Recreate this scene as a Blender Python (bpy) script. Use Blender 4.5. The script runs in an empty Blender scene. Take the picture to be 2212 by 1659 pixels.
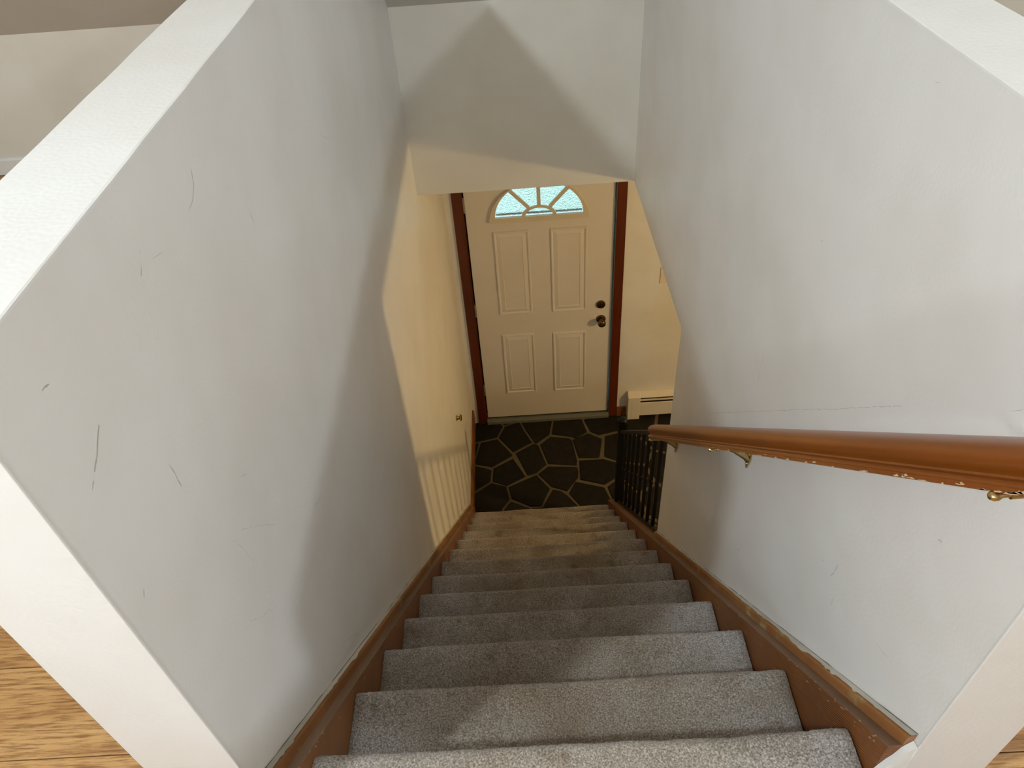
import bpy, bmesh, math, random
from mathutils import Vector, Matrix, noise

random.seed(7)
scene = bpy.context.scene
COL = scene.collection

# ------------------------------------------------------------------ camera
cam_data = bpy.data.cameras.new('camera')
cam = bpy.data.objects.new('camera', cam_data)
COL.objects.link(cam)
cam_data.sensor_fit = 'HORIZONTAL'
cam_data.sensor_width = 36.0
cam_data.lens = 1601.036 / 2212.0 * 36.0
cam_data.clip_start = 0.02
R_ = Vector((0.99788242, -0.02843761, -0.05849771))      # right
D_ = Vector((-0.06242744, -0.67124032, -0.73860629))     # down
F_ = Vector((-0.01826182, 0.74069409, -0.67159420))      # forward
m = Matrix.Identity(4)
for i in range(3):
    m[i][0] = R_[i]; m[i][1] = -D_[i]; m[i][2] = -F_[i]
m[0][3], m[1][3], m[2][3] = 0.0, 0.0, 3.963
cam.matrix_world = m
scene.camera = cam

# ------------------------------------------------------------------ world, exposure
world = bpy.data.worlds.new('sky')
scene.world = world
world.use_nodes = True
bg = world.node_tree.nodes['Background']
bg.inputs['Color'].default_value = (0.66, 0.92, 1.0, 1)
bg.inputs['Strength'].default_value = 2.9
scene.view_settings.view_transform = 'Standard'
scene.view_settings.look = 'None'
scene.view_settings.gamma = 1.0
scene.view_settings.use_curve_mapping = False
scene.view_settings.exposure = -0.05
LAMP_L, LAMP_R, LAMP_C, LAMP_F = 1080.0, 620.0, 290.0, 540.0
COOL = (0.84, 0.95, 1.02)
WARM = (1.0, 0.68, 0.28)
try:
    scene.cycles.adaptive_threshold = 0.07
    scene.cycles.max_bounces = 7
    scene.cycles.glossy_bounces = 2
    scene.cycles.diffuse_bounces = 4
    scene.cycles.transmission_bounces = 6
    scene.cycles.sample_clamp_indirect = 6.0
except Exception:
    pass

# ------------------------------------------------------------------ measures (metres; entry floor is z = 0)
XL, XR, TW = -0.409, 0.511, 0.12          # stairwell wall faces, wall thickness
ZC_L, ZC_R = 3.635, 3.652                 # tops of the half walls
YE_L, YE_R = 0.397, 0.407                 # near ends of the half walls
YH = 2.877                                # knee wall / stairwell end wall
ZS = 2.465                                # underside of the upper floor
ZF = 2.686                                # upper floor
ZK = 3.204                                # top of knee wall, start of the slope
YW = 1.8686                               # far end of the right wall below
YD = 3.955                                # face of the door wall
Y0, Z0, RUN, RISE, NSTEP = 0.492, 2.7445, 0.2053, 0.2111, 13
CLX, CRX = -0.3775, 0.4765                # carpet edges
TR = lambda y: 2.885 - (y - 0.415) * 1.03
TL = lambda y: 2.853 - (y - 0.431) * 1.022

# ------------------------------------------------------------------ materials
def new_mat(name):
    mt = bpy.data.materials.new(name); mt.use_nodes = True
    nt = mt.node_tree
    return mt, nt, nt.nodes['Principled BSDF']

def N(nt, kind, **kw):
    n = nt.nodes.new(kind)
    for k, v in kw.items():
        setattr(n, k, v)
    return n

def coords(nt, scale=(1, 1, 1), rot=(0, 0, 0)):
    tc = N(nt, 'ShaderNodeTexCoord'); mp = N(nt, 'ShaderNodeMapping')
    mp.inputs['Scale'].default_value = scale
    mp.inputs['Rotation'].default_value = rot
    nt.links.new(tc.outputs['Object'], mp.inputs['Vector'])
    return mp.outputs['Vector']

def noise_tex(nt, vec, scale, detail=4, rough=0.55):
    n = N(nt, 'ShaderNodeTexNoise')
    n.inputs['Scale'].default_value = scale
    n.inputs['Detail'].default_value = detail
    n.inputs['Roughness'].default_value = rough
    nt.links.new(vec, n.inputs['Vector'])
    return n.outputs['Fac']

def ramp(nt, fac, stops):
    r = N(nt, 'ShaderNodeValToRGB')
    el = r.color_ramp.elements
    while len(el) < len(stops):
        el.new(0.5)
    for e, (p, c) in zip(el, stops):
        e.position = p
        e.color = (c[0], c[1], c[2], 1) if len(c) == 3 else c
    nt.links.new(fac, r.inputs['Fac'])
    return r.outputs['Color']

def bump(nt, bsdf, height, strength, dist):
    b = N(nt, 'ShaderNodeBump')
    b.inputs['Strength'].default_value = strength
    b.inputs['Distance'].default_value = dist
    nt.links.new(height, b.inputs['Height'])
    nt.links.new(b.outputs['Normal'], bsdf.inputs['Normal'])

def mixc(nt, fac, a, b, mode='MIX'):
    mx = N(nt, 'ShaderNodeMix', data_type='RGBA', blend_type=mode)
    for s, v in ((mx.inputs[0], fac), (mx.inputs[6], a), (mx.inputs[7], b)):
        if isinstance(v, (tuple, list)):
            s.default_value = (v[0], v[1], v[2], 1)
        elif isinstance(v, float):
            s.default_value = v
        else:
            nt.links.new(v, s)
    return mx.outputs[2]

def paint(name, col, rough=0.45, dirt=0.06, bmp=0.12):
    mt, nt, b = new_mat(name)
    v = coords(nt)
    f = noise_tex(nt, v, 3.0, 3, 0.6)
    dark = tuple(c * (1 - dirt) * k for c, k in zip(col, (1.0, 0.985, 0.96)))
    c = ramp(nt, f, [(0.32, dark), (0.62, col)])
    nt.links.new(c, b.inputs['Base Color'])
    b.inputs['Roughness'].default_value = rough
    h = noise_tex(nt, v, 170.0, 0, 0.6)
    bump(nt, b, h, bmp, 0.0015)
    return mt

def plain(name, col, rough=0.5, metal=0.0, spec=0.5):
    mt, nt, b = new_mat(name)
    v = coords(nt)
    f = noise_tex(nt, v, 40.0, 3)
    c = ramp(nt, f, [(0.3, tuple(x * 0.9 for x in col)), (0.7, tuple(min(1, x * 1.06) for x in col))])
    nt.links.new(c, b.inputs['Base Color'])
    b.inputs['Roughness'].default_value = rough
    b.inputs['Metallic'].default_value = metal
    b.inputs['Specular IOR Level'].default_value = spec
    return mt

def wood(name, c1, c2, c3, scale, rough=0.4, fine=1.0, bmp=0.15, coat=0.0):
    """grain stretched along the axis whose scale is smallest"""
    mt, nt, b = new_mat(name)
    v = coords(nt, scale)
    f1 = noise_tex(nt, v, 6.0, 6, 0.62)
    f2 = noise_tex(nt, v, 28.0 * fine, 4, 0.6)
    ca = ramp(nt, f1, [(0.28, c1), (0.5, c2), (0.74, c3)])
    cb = ramp(nt, f2, [(0.36, (0.72, 0.68, 0.62)), (0.58, (1, 1, 1))])
    nt.links.new(mixc(nt, 0.8, ca, cb, 'MULTIPLY'), b.inputs['Base Color'])
    b.inputs['Roughness'].default_value = rough
    b.inputs['Coat Weight'].default_value = coat
    b.inputs['Coat Roughness'].default_value = 0.18
    bump(nt, b, f2, bmp, 0.001)
    return mt

M = {}
M['wall'] = paint('wall_paint', (0.80, 0.785, 0.765), 0.42, 0.07)
M['cream'] = paint('warm_bounce_wall_paint', (0.79, 0.755, 0.665), 0.42, 0.07)  # the same wall paint, with warm bounced light mixed into its colour
M['trim_white'] = paint('white_trim_paint', (0.83, 0.82, 0.80), 0.4, 0.06, 0.2)
M['ceiling'] = paint('ceiling_paint', (0.63, 0.595, 0.53), 0.8, 0.04)
M['room'] = paint('taupe_room_paint', (0.52, 0.475, 0.42), 0.7, 0.04)
M['door'] = paint('door_paint', (0.74, 0.70, 0.66), 0.38, 0.04, 0.05)
M['fan'] = paint('fanlight_frame_paint', (0.70, 0.63, 0.50), 0.4, 0.06, 0.05)
M['heater'] = paint('heater_enamel', (0.78, 0.72, 0.64), 0.35, 0.04, 0.04)
M['casing'] = wood('red_brown_stained_wood', (0.085, 0.014, 0.003), (0.12, 0.021, 0.004), (0.15, 0.030, 0.006), (1.2, 1.2, 0.12), 0.35, coat=0.3)
M['stringer'] = wood('orange_brown_stringer', (0.17, 0.060, 0.012), (0.24, 0.088, 0.018), (0.29, 0.112, 0.027), (1.0, 0.3, 0.3), 0.4)
M['base'] = wood('brown_baseboard', (0.19, 0.066, 0.018), (0.26, 0.095, 0.028), (0.32, 0.13, 0.04), (1.0, 0.15, 1.0), 0.4)
M['ledge'] = wood('worn_grey_brown_wood', (0.16, 0.085, 0.045), (0.24, 0.14, 0.085), (0.30, 0.19, 0.12), (1.0, 0.2, 0.2), 0.5)
M['rail'] = wood('varnished_handrail_wood', (0.20, 0.050, 0.004), (0.30, 0.084, 0.007), (0.37, 0.118, 0.012), (1.0, 0.1, 0.1), 0.34, 0.6, 0.05, 0.2)
M['brass'] = plain('polished_brass', (0.62, 0.47, 0.22), 0.24, 1.0)
M['bronze'] = plain('antique_bronze', (0.20, 0.125, 0.06), 0.26, 1.0)
M['iron'] = plain('black_painted_iron', (0.005, 0.005, 0.0055), 0.5, 0.0, 0.3)
M['grout'] = plain('tan_grout', (0.125, 0.100, 0.060), 0.95)
M['dark'] = plain('dark_slot', (0.02, 0.015, 0.01), 0.7)
M['sill'] = plain('dull_grey_green_sill', (0.13, 0.135, 0.11), 0.6, 0.0)
M['silver'] = plain('aluminium', (0.42, 0.42, 0.38), 0.4, 0.7)
M['scuff'] = plain('scuff_grey', (0.50, 0.475, 0.45), 0.8)
M['crack'] = plain('crack_grey', (0.36, 0.345, 0.33), 0.9)
M['caulk'] = paint('chipped_white_paint', (0.66, 0.63, 0.55), 0.55, 0.4)
M['chip'] = plain('bare_wood_chip', (0.62, 0.42, 0.24), 0.7)
M['plate'] = plain('ivory_plate', (0.80, 0.70, 0.56), 0.4)
mt, nt, b = new_mat('pale_speckled_concrete')
nt.links.new(ramp(nt, noise_tex(nt, coords(nt), 9.0, 8, 0.8), [(0.36, (0.26, 0.32, 0.33)), (0.5, (0.50, 0.55, 0.55)), (0.62, (0.78, 0.80, 0.78))]), b.inputs['Base Color'])
b.inputs['Roughness'].default_value = 0.9
M['concrete'] = mt

# trim strip: brown stain with old yellowish paint patches
mt, nt, b = new_mat('patchy_brown_trim')
v = coords(nt, (1, 0.35, 0.35))
f1 = noise_tex(nt, coords(nt, (1.0, 0.25, 0.25)), 14.0, 4)
ca = ramp(nt, f1, [(0.3, (0.20, 0.075, 0.02)), (0.7, (0.34, 0.145, 0.045))])
msk = ramp(nt, noise_tex(nt, v, 9.0, 6, 0.7), [(0.57, (0, 0, 0)), (0.63, (1, 1, 1))])
nt.links.new(mixc(nt, msk, ca, (0.40, 0.30, 0.13)), b.inputs['Base Color'])
b.inputs['Roughness'].default_value = 0.42
M['strip'] = mt

# ribbed stringer face
mt, nt, b = new_mat('ribbed_orange_brown_stringer')
vv = coords(nt, (1, 1, 1), (math.radians(45.6), 0, 0))
wv = N(nt, 'ShaderNodeTexWave', wave_type='BANDS', bands_direction='Z', wave_profile='SIN')
wv.inputs['Scale'].default_value = 72.0
wv.inputs['Distortion'].default_value = 0.0
nt.links.new(vv, wv.inputs['Vector'])
ca = ramp(nt, noise_tex(nt, coords(nt, (1, 0.4, 0.4)), 9.0, 5), [(0.3, (0.19, 0.060, 0.010)), (0.7, (0.27, 0.094, 0.018))])
cb = ramp(nt, wv.outputs['Fac'], [(0.15, (0.62, 0.58, 0.55)), (0.7, (1, 1, 1))])
nt.links.new(mixc(nt, 1.0, ca, cb, 'MULTIPLY'), b.inputs['Base Color'])
b.inputs['Roughness'].default_value = 0.5
bump(nt, b, wv.outputs['Fac'], 0.5, 0.002)
M['ribbed'] = mt

# carpet
mt, nt, b = new_mat('grey_beige_carpet')
v = coords(nt)
tuft = N(nt, 'ShaderNodeTexVoronoi'); tuft.inputs['Scale'].default_value = 260.0
nt.links.new(v, tuft.inputs['Vector'])
fine = noise_tex(nt, v, 330.0, 3, 0.72)
big = noise_tex(nt, v, 5.0, 6, 0.62)
spot = noise_tex(nt, v, 16.0, 5, 0.6)
c0 = ramp(nt, fine, [(0.32, (0.25, 0.235, 0.225)), (0.50, (0.62, 0.59, 0.565)), (0.68, (1.0, 0.97, 0.945))])
c1 = ramp(nt, big, [(0.34, (0.68, 0.61, 0.52)), (0.60, (1, 1, 1))])
c2 = ramp(nt, spot, [(0.30, (0.70, 0.62, 0.54)), (0.42, (1, 1, 1))])
c3 = ramp(nt, tuft.outputs['Distance'], [(0.0, (1, 1, 1)), (0.8, (0.55, 0.53, 0.51))])
sx = N(nt, 'ShaderNodeSeparateXYZ'); nt.links.new(v, sx.inputs[0])
m1 = N(nt, 'ShaderNodeMath', operation='ABSOLUTE'); nt.links.new(sx.outputs['X'], m1.inputs[0])
m2 = N(nt, 'ShaderNodeMath', operation='MULTIPLY_ADD'); nt.links.new(big, m2.inputs[0]); m2.inputs[1].default_value = -0.30; nt.links.new(m1.outputs[0], m2.inputs[2])
c4 = ramp(nt, m2.outputs[0], [(0.02, (0.78, 0.71, 0.61)), (0.22, (1, 1, 1))])
c0 = mixc(nt, 1.0, c0, c4, 'MULTIPLY')
cc = mixc(nt, 1.0, mixc(nt, 1.0, mixc(nt, 1.0, c0, c1, 'MULTIPLY'), c2, 'MULTIPLY'), c3, 'MULTIPLY')
nt.links.new(cc, b.inputs['Base Color'])
b.inputs['Roughness'].default_value = 1.0
b.inputs['Specular IOR Level'].default_value = 0.1
b.inputs['Sheen Weight'].default_value = 0.25
bump(nt, b, fine, 0.9, 0.004)
M['carpet'] = mt

# oak plank floor
mt, nt, b = new_mat('oak_plank_floor')
oi = N(nt, 'ShaderNodeObjectInfo')
tc = N(nt, 'ShaderNodeTexCoord')
mp = N(nt, 'ShaderNodeMapping'); mp.inputs['Scale'].default_value = (0.14, 1.8, 1.0)
nt.links.new(tc.outputs['Object'], mp.inputs['Vector'])
rnd = N(nt, 'ShaderNodeMath', operation='MULTIPLY'); rnd.inputs[1].default_value = 37.0
nt.links.new(oi.outputs['Random'], rnd.inputs[0])
nt.links.new(rnd.outputs[0], mp.inputs['Location'])
vv = mp.outputs['Vector']
f1 = noise_tex(nt, vv, 10.0, 7, 0.66)
f2 = noise_tex(nt, vv, 115.0, 4, 0.66)
ca = ramp(nt, f1, [(0.25, (0.27, 0.125, 0.040)), (0.48, (0.47, 0.25, 0.088)), (0.72, (0.62, 0.37, 0.15))])
cb = ramp(nt, f2, [(0.37, (0.42, 0.33, 0.25)), (0.55, (1, 1, 1))])
nt.links.new(mixc(nt, 0.9, ca, cb, 'MULTIPLY'), b.inputs['Base Color'])
b.inputs['Roughness'].default_value = 0.45
bump(nt, b, f2, 0.2, 0.001)
M['oak'] = mt

# slate flagstones
mt, nt, b = new_mat('dark_slate')
oi = N(nt, 'ShaderNodeObjectInfo')
v = coords(nt)
f1 = noise_tex(nt, v, 18.0, 6, 0.65)
ca = ramp(nt, f1, [(0.3, (0.007, 0.0062, 0.005)), (0.7, (0.017, 0.0145, 0.0115))])
cb = ramp(nt, oi.outputs['Random'], [(0.0, (0.8, 0.8, 0.8)), (1.0, (1.3, 1.25, 1.15))])
nt.links.new(mixc(nt, 1.0, ca, cb, 'MULTIPLY'), b.inputs['Base Color'])
b.inputs['Roughness'].default_value = 0.7
b.inputs['Specular IOR Level'].default_value = 0.2
bump(nt, b, f1, 0.5, 0.006)
M['slate'] = mt

# patterned door glass
mt, nt, b = new_mat('patterned_glass')
b.inputs['Base Color'].default_value = (0.95, 0.99, 0.99, 1)
b.inputs['Transmission Weight'].default_value = 1.0
b.inputs['Roughness'].default_value = 0.08
b.inputs['IOR'].default_value = 1.35
v = coords(nt)
bump(nt, b, noise_tex(nt, v, 110.0, 3, 0.6), 0.9, 0.012)
M['glass'] = mt

# lawn, leaves
mt, nt, b = new_mat('lawn')
v = coords(nt)
nt.links.new(ramp(nt, noise_tex(nt, v, 9.0, 8, 0.8), [(0.36, (0.12, 0.24, 0.11)), (0.5, (0.34, 0.50, 0.34)), (0.62, (0.62, 0.70, 0.60))]), b.inputs['Base Color'])
b.inputs['Roughness'].default_value = 0.9
M['lawn'] = mt
mt, nt, b = new_mat('shrub_leaves')
v = coords(nt)
nt.links.new(ramp(nt, noise_tex(nt, v, 20.0, 4), [(0.3, (0.06, 0.16, 0.05)), (0.7, (0.20, 0.40, 0.14))]), b.inputs['Base Color'])
b.inputs['Roughness'].default_value = 0.7
M['leaf'] = mt

def emit(name, col, strength):
    mt = bpy.data.materials.new(name); mt.use_nodes = True
    nt = mt.node_tree
    nt.nodes.remove(nt.nodes['Principled BSDF'])
    e = N(nt, 'ShaderNodeEmission')
    e.inputs['Color'].default_value = (*col, 1)
    e.inputs['Strength'].default_value = strength
    nt.links.new(e.outputs[0], nt.nodes['Material Output'].inputs['Surface'])
    return mt

# ------------------------------------------------------------------ builders
def tag(o, label=None, cat=None, group=None, kind=None):
    if label: o['label'] = label
    if cat: o['category'] = cat
    if group: o['group'] = group
    if kind: o['kind'] = kind
    return o

def empty(name, loc, label, cat, group=None):
    o = bpy.data.objects.new(name, None)
    o.empty_display_size = 0.1
    COL.objects.link(o)
    o.location = loc
    return tag(o, label, cat, group)

def wloc(o):
    v = Vector(o.location)
    while o.parent:
        o = o.parent; v += o.location
    return v

class MB:
    """collects shapes in world coordinates"""
    def __init__(s): s.v = []; s.f = []; s.smooth = False
    def add(s, vs, fs):
        k = len(s.v); s.v += [tuple(p) for p in vs]
        s.f += [tuple(i + k for i in f) for f in fs]; return s
    def box(s, x0, x1, y0, y1, z0, z1):
        return s.add([(x0,y0,z0),(x1,y0,z0),(x1,y1,z0),(x0,y1,z0),(x0,y0,z1),(x1,y0,z1),(x1,y1,z1),(x0,y1,z1)],
                     [(0,3,2,1),(4,5,6,7),(0,1,5,4),(1,2,6,5),(2,3,7,6),(3,0,4,7)])
    def prism(s, poly, a, b, axis='x'):
        n = len(poly)
        if axis == 'x': P = [(a,p,q) for p,q in poly] + [(b,p,q) for p,q in poly]
        elif axis == 'y': P = [(p,a,q) for p,q in poly] + [(p,b,q) for p,q in poly]
        else: P = [(p,q,a) for p,q in poly] + [(p,q,b) for p,q in poly]
        F = [tuple(range(n)), tuple(range(2*n-1, n-1, -1))]
        F += [(i, i+n, (i+1) % n + n, (i+1) % n) for i in range(n)]
        return s.add(P, F)
    def tube(s, path, radii, seg=10, squash=None):
        rings = []
        P = [Vector(p) for p in path]
        if not isinstance(radii, (list, tuple)): radii = [radii] * len(P)
        up0 = None
        for i, p in enumerate(P):
            d = (P[min(i+1, len(P)-1)] - P[max(i-1, 0)]).normalized()
            ref = Vector((0, 0, 1)) if abs(d.z) < 0.9 else Vector((1, 0, 0))
            u = d.cross(ref).normalized(); w = u.cross(d).normalized()
            rings.append([p + (u * math.cos(t) + w * math.sin(t) * (squash or 1)) * radii[i]
                          for t in [2 * math.pi * k / seg for k in range(seg)]])
        k0 = len(s.v)
        for r in rings: s.v += [tuple(q) for q in r]
        for i in range(len(rings) - 1):
            for k in range(seg):
                a = k0 + i*seg + k; b2 = k0 + i*seg + (k+1) % seg
                s.f.append((a, b2, b2 + seg, a + seg))
        s.f.append(tuple(k0 + k for k in range(seg))[::-1])
        s.f.append(tuple(k0 + (len(rings)-1)*seg + k for k in range(seg)))
        return s
    def lathe(s, prof, origin, axis, seg=20):
        """prof: (distance along axis, radius)"""
        o = Vector(origin); d = Vector(axis).normalized()
        return s.tube([o + d * t for t, r in prof], [max(r, 1e-4) for t, r in prof], seg)
    def sphere(s, c, r, seg=20, rings=12):
        c = Vector(c)
        prof = [(-r * math.cos(math.pi * i / rings), max(r * math.sin(math.pi * i / rings), 1e-4)) for i in range(rings + 1)]
        return s.lathe(prof, c, (0, 0, 1), seg)
    def build(s, name, mat, parent=None, bevel=0.0, smooth=False, label=None, fixn=True):
        off = wloc(parent) if parent else Vector((0, 0, 0))
        me = bpy.data.meshes.new(name)
        me.from_pydata([tuple(Vector(p) - off) for p in s.v], [], s.f)
        bm = bmesh.new(); bm.from_mesh(me)
        if fixn: bmesh.ops.recalc_face_normals(bm, faces=bm.faces)
        if bevel > 0:
            es = [e for e in bm.edges if len(e.link_faces) == 2 and e.calc_face_angle(0) > 0.6]
            bmesh.ops.bevel(bm, geom=es, offset=bevel, segments=2, affect='EDGES', profile=0.6, clamp_overlap=True)
        bm.to_mesh(me); bm.free()
        if smooth:
            for p in me.polygons: p.use_smooth = True
        if smooth:
            me.set_sharp_from_angle(angle=math.radians(smooth if smooth is not True else 40))
        me.materials.append(M[mat] if isinstance(mat, str) else mat)
        o = bpy.data.objects.new(name, me)
        COL.objects.link(o)
        if parent: o.parent = parent
        if label: o['label'] = label
        return o

def link_copy(src, name, parent, world_loc=None):
    o = src.copy(); o.name = name
    COL.objects.link(o); o.parent = parent
    return o

def struct(mb, name, mat, label, cat, bevel=0.0):
    return tag(mb.build(name, mat, None, bevel), label, cat, None, 'structure')

# ================================================================== STRUCTURE
# stairwell walls
wl = struct(MB().prism([(YE_L,0),(YD,0),(YD,ZS),(YH,ZS),(YH,ZK),(YH-(ZC_L-0.004-ZK),ZC_L-0.004),(YE_L,ZC_L-0.004)], XL-TW, XL),
            'wall_left', 'wall', 'tall white scuffed wall on the left of the stairs', 'wall')
wr = struct(MB().prism([(YE_R,0),(YW,0),(YW,ZS),(YH,ZS),(YH,ZK),(YH-(ZC_R-0.004-ZK),ZC_R-0.004),(YE_R,ZC_R-0.004)], XR, XR+TW),
            'wall_right', 'wall', 'white cracked wall on the right behind the wooden handrail', 'wall')
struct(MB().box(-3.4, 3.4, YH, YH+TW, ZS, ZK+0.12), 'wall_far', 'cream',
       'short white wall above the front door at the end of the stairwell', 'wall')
wd = MB()
wd.box(XL, -0.345, YD, YD+0.16, 0, ZS).box(0.648, 3.4, YD, YD+0.16, 0, ZS).box(-0.345, 0.648, YD, YD+0.16, 2.06, ZS)
struct(wd, 'wall_front', 'wall', 'cream-lit entry wall that holds the front door and heater', 'wall')
struct(MB().box(-3.52, -3.4, -3.3, YH+TW, ZF-0.22, 5.1), 'wall_gable_left', 'room', 'taupe end wall of the left upstairs room', 'wall')
struct(MB().box(3.4, 3.52, -3.3, YD+0.16, 0, 5.1), 'wall_gable_right', 'room', 'taupe end wall of the right upstairs room', 'wall')
struct(MB().box(-3.4, 3.4, -3.42, -3.3, ZF-0.22, 5.1), 'wall_back', 'room', 'taupe rear wall of the upstairs landing', 'wall')
struct(MB().box(XR+TW, 3.4, -1.2, -1.08, 0, ZS), 'wall_lower_back', 'wall', 'white rear wall of the lower room', 'wall')

# ceilings
s0 = ZK; ytop = YH - (4.99 - ZK)
struct(MB().prism([(YH, s0),(YH+0.1, s0+0.05),(ytop+0.05, 5.1),(ytop, 4.99)], -3.4, 3.4), 'ceiling_slope', 'ceiling',
       'taupe sloping ceiling rising from the low knee wall', 'ceiling')
struct(MB().box(-3.4, 3.4, -3.3, ytop, 4.99, 5.09), 'ceiling', 'ceiling', 'flat upstairs ceiling above the landing', 'ceiling')
struct(MB().box(XL-TW, 3.4, YH+TW, YD+0.16, ZS, ZS+0.1), 'ceiling_entry', 'ceiling', 'low ceiling over the entry in front of the door', 'ceiling')

# upper floor slab with oak planks on top
fu = MB()
fu.box(-3.4, XL-TW, -3.3, YH, ZS, ZF-0.012).box(XR+TW, 3.4, -3.3, YH, ZS, ZF-0.012).box(XL-TW, XR+TW, -3.3, YE_L-0.01, ZS, ZF-0.012)
fup = struct(fu, 'floor_upper', 'dark', 'upstairs oak plank floor around the stairwell', 'floor')
def planks(x0, x1, y0, y1, seam, w, lens):
    k0 = math.floor((y0 - seam) / w)
    y = seam + k0 * w; row = 0
    while y < y1 - 0.01:
        a, b2 = max(y, y0), min(y + w, y1)
        if b2 - a > 0.012:
            x = x0; j = 0
            first = lens * (0.35 + 0.6 * ((row * 0.37) % 1.0))
            while x < x1 - 0.01:
                xe = min(x1, x + (first if j == 0 else lens))
                if x1 - xe < 0.25: xe = x1
                MB().box(x+0.0006, xe-0.0006, a+0.0008, b2-0.0008, ZF-0.012, ZF).build('plank', 'oak', fup, 0.0012)
                x = xe; j += 1
        y += w; row += 1
planks(-3.4, XL-TW, 0.021, YH, 0.701, 0.17, 1.22)
planks(XR+TW, 3.4, -0.05, YH, 0.460, 0.17, 1.22)
planks(-3.4, 3.4, -3.3, -0.05, 0.701, 0.17, 1.8)
planks(-3.4, XL-TW, -0.05, 0.021, 0.701, 0.17, 1.4)
planks(XL-TW, XR+TW, -0.05, YE_L-0.012, 0.701, 0.17, 1.4)

# entry floor: grout bed + flagstones
fl = struct(MB().box(XL-TW, 3.4, -1.08, YD+0.16, -0.12, -0.006), 'floor', 'grout', 'dark flagstone entry floor with tan grout', 'floor')
STONES = [[(-0.4,3.98),(-0.23,3.98),(-0.18,3.91),(-0.23,3.79),(-0.36,3.76),(-0.4,3.75)],[(-0.23,3.98),(-0.03,3.99),(-0.06,3.95),(-0.18,3.91)],
[(-0.18,3.91),(-0.06,3.95),(-0.03,3.86),(0.03,3.72),(-0.12,3.63),(-0.23,3.79)],[(-0.03,3.99),(0.2,3.98),(0.19,3.94),(0.16,3.79),(0.05,3.7),(0.03,3.72),(-0.03,3.86),(-0.06,3.95)],
[(0.2,3.98),(0.37,3.98),(0.41,3.93),(0.44,3.79),(0.34,3.73),(0.31,3.75),(0.16,3.79),(0.19,3.94)],[(0.37,3.98),(0.57,3.98),(0.41,3.93)],
[(0.41,3.93),(0.57,3.98),(0.73,3.98),(0.7,3.79),(0.51,3.75),(0.45,3.79)],[(-0.4,3.75),(-0.36,3.76),(-0.4,3.57)],
[(-0.36,3.76),(-0.23,3.79),(-0.12,3.62),(-0.12,3.6),(-0.27,3.5),(-0.4,3.54),(-0.4,3.58)],[(-0.11,3.63),(0.03,3.72),(0.07,3.7),(0.12,3.5),(0.04,3.42),(-0.03,3.4)],
[(-0.27,3.5),(-0.12,3.59),(-0.03,3.4),(-0.17,3.32),(-0.28,3.37)],[(-0.4,3.54),(-0.29,3.5),(-0.27,3.48),(-0.28,3.37),(-0.4,3.29)],
[(0.07,3.7),(0.16,3.78),(0.3,3.75),(0.32,3.72),(0.34,3.52),(0.33,3.47),(0.12,3.5)],[(0.31,3.73),(0.44,3.79),(0.54,3.72),(0.5,3.54),(0.48,3.53),(0.34,3.54)],
[(0.55,3.75),(0.67,3.78),(0.63,3.48),(0.52,3.54)],[(0.34,3.53),(0.52,3.53),(0.63,3.48),(0.61,3.35),(0.5,3.28),(0.33,3.34)],
[(0.04,3.42),(0.12,3.49),(0.33,3.47),(0.34,3.43),(0.33,3.36),(0.24,3.24),(0.2,3.26),(0.13,3.29)],[(-0.17,3.32),(0.04,3.42),(0.13,3.28),(0.06,3.13),(-0.02,3.13),(-0.15,3.21)],
[(-0.4,3.28),(-0.28,3.37),(-0.17,3.33),(-0.15,3.2),(-0.2,3.13),(-0.24,3.0),(-0.4,3.0)],[(-0.2,3.13),(-0.15,3.2),(-0.02,3.13),(0.04,3.0),(-0.23,3.0)],
[(0.14,3.28),(0.2,3.26),(0.24,3.22),(0.3,3.13),(0.37,3.0),(0.04,3.0),(-0.02,3.13),(0.06,3.13)],[(0.24,3.23),(0.3,3.34),(0.5,3.27),(0.53,3.16),(0.52,3.0),(0.37,3.0),(0.3,3.13)],
[(0.51,3.27),(0.61,3.35),(0.66,3.1),(0.62,2.95),(0.53,3.0),(0.53,3.16)]]
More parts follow.
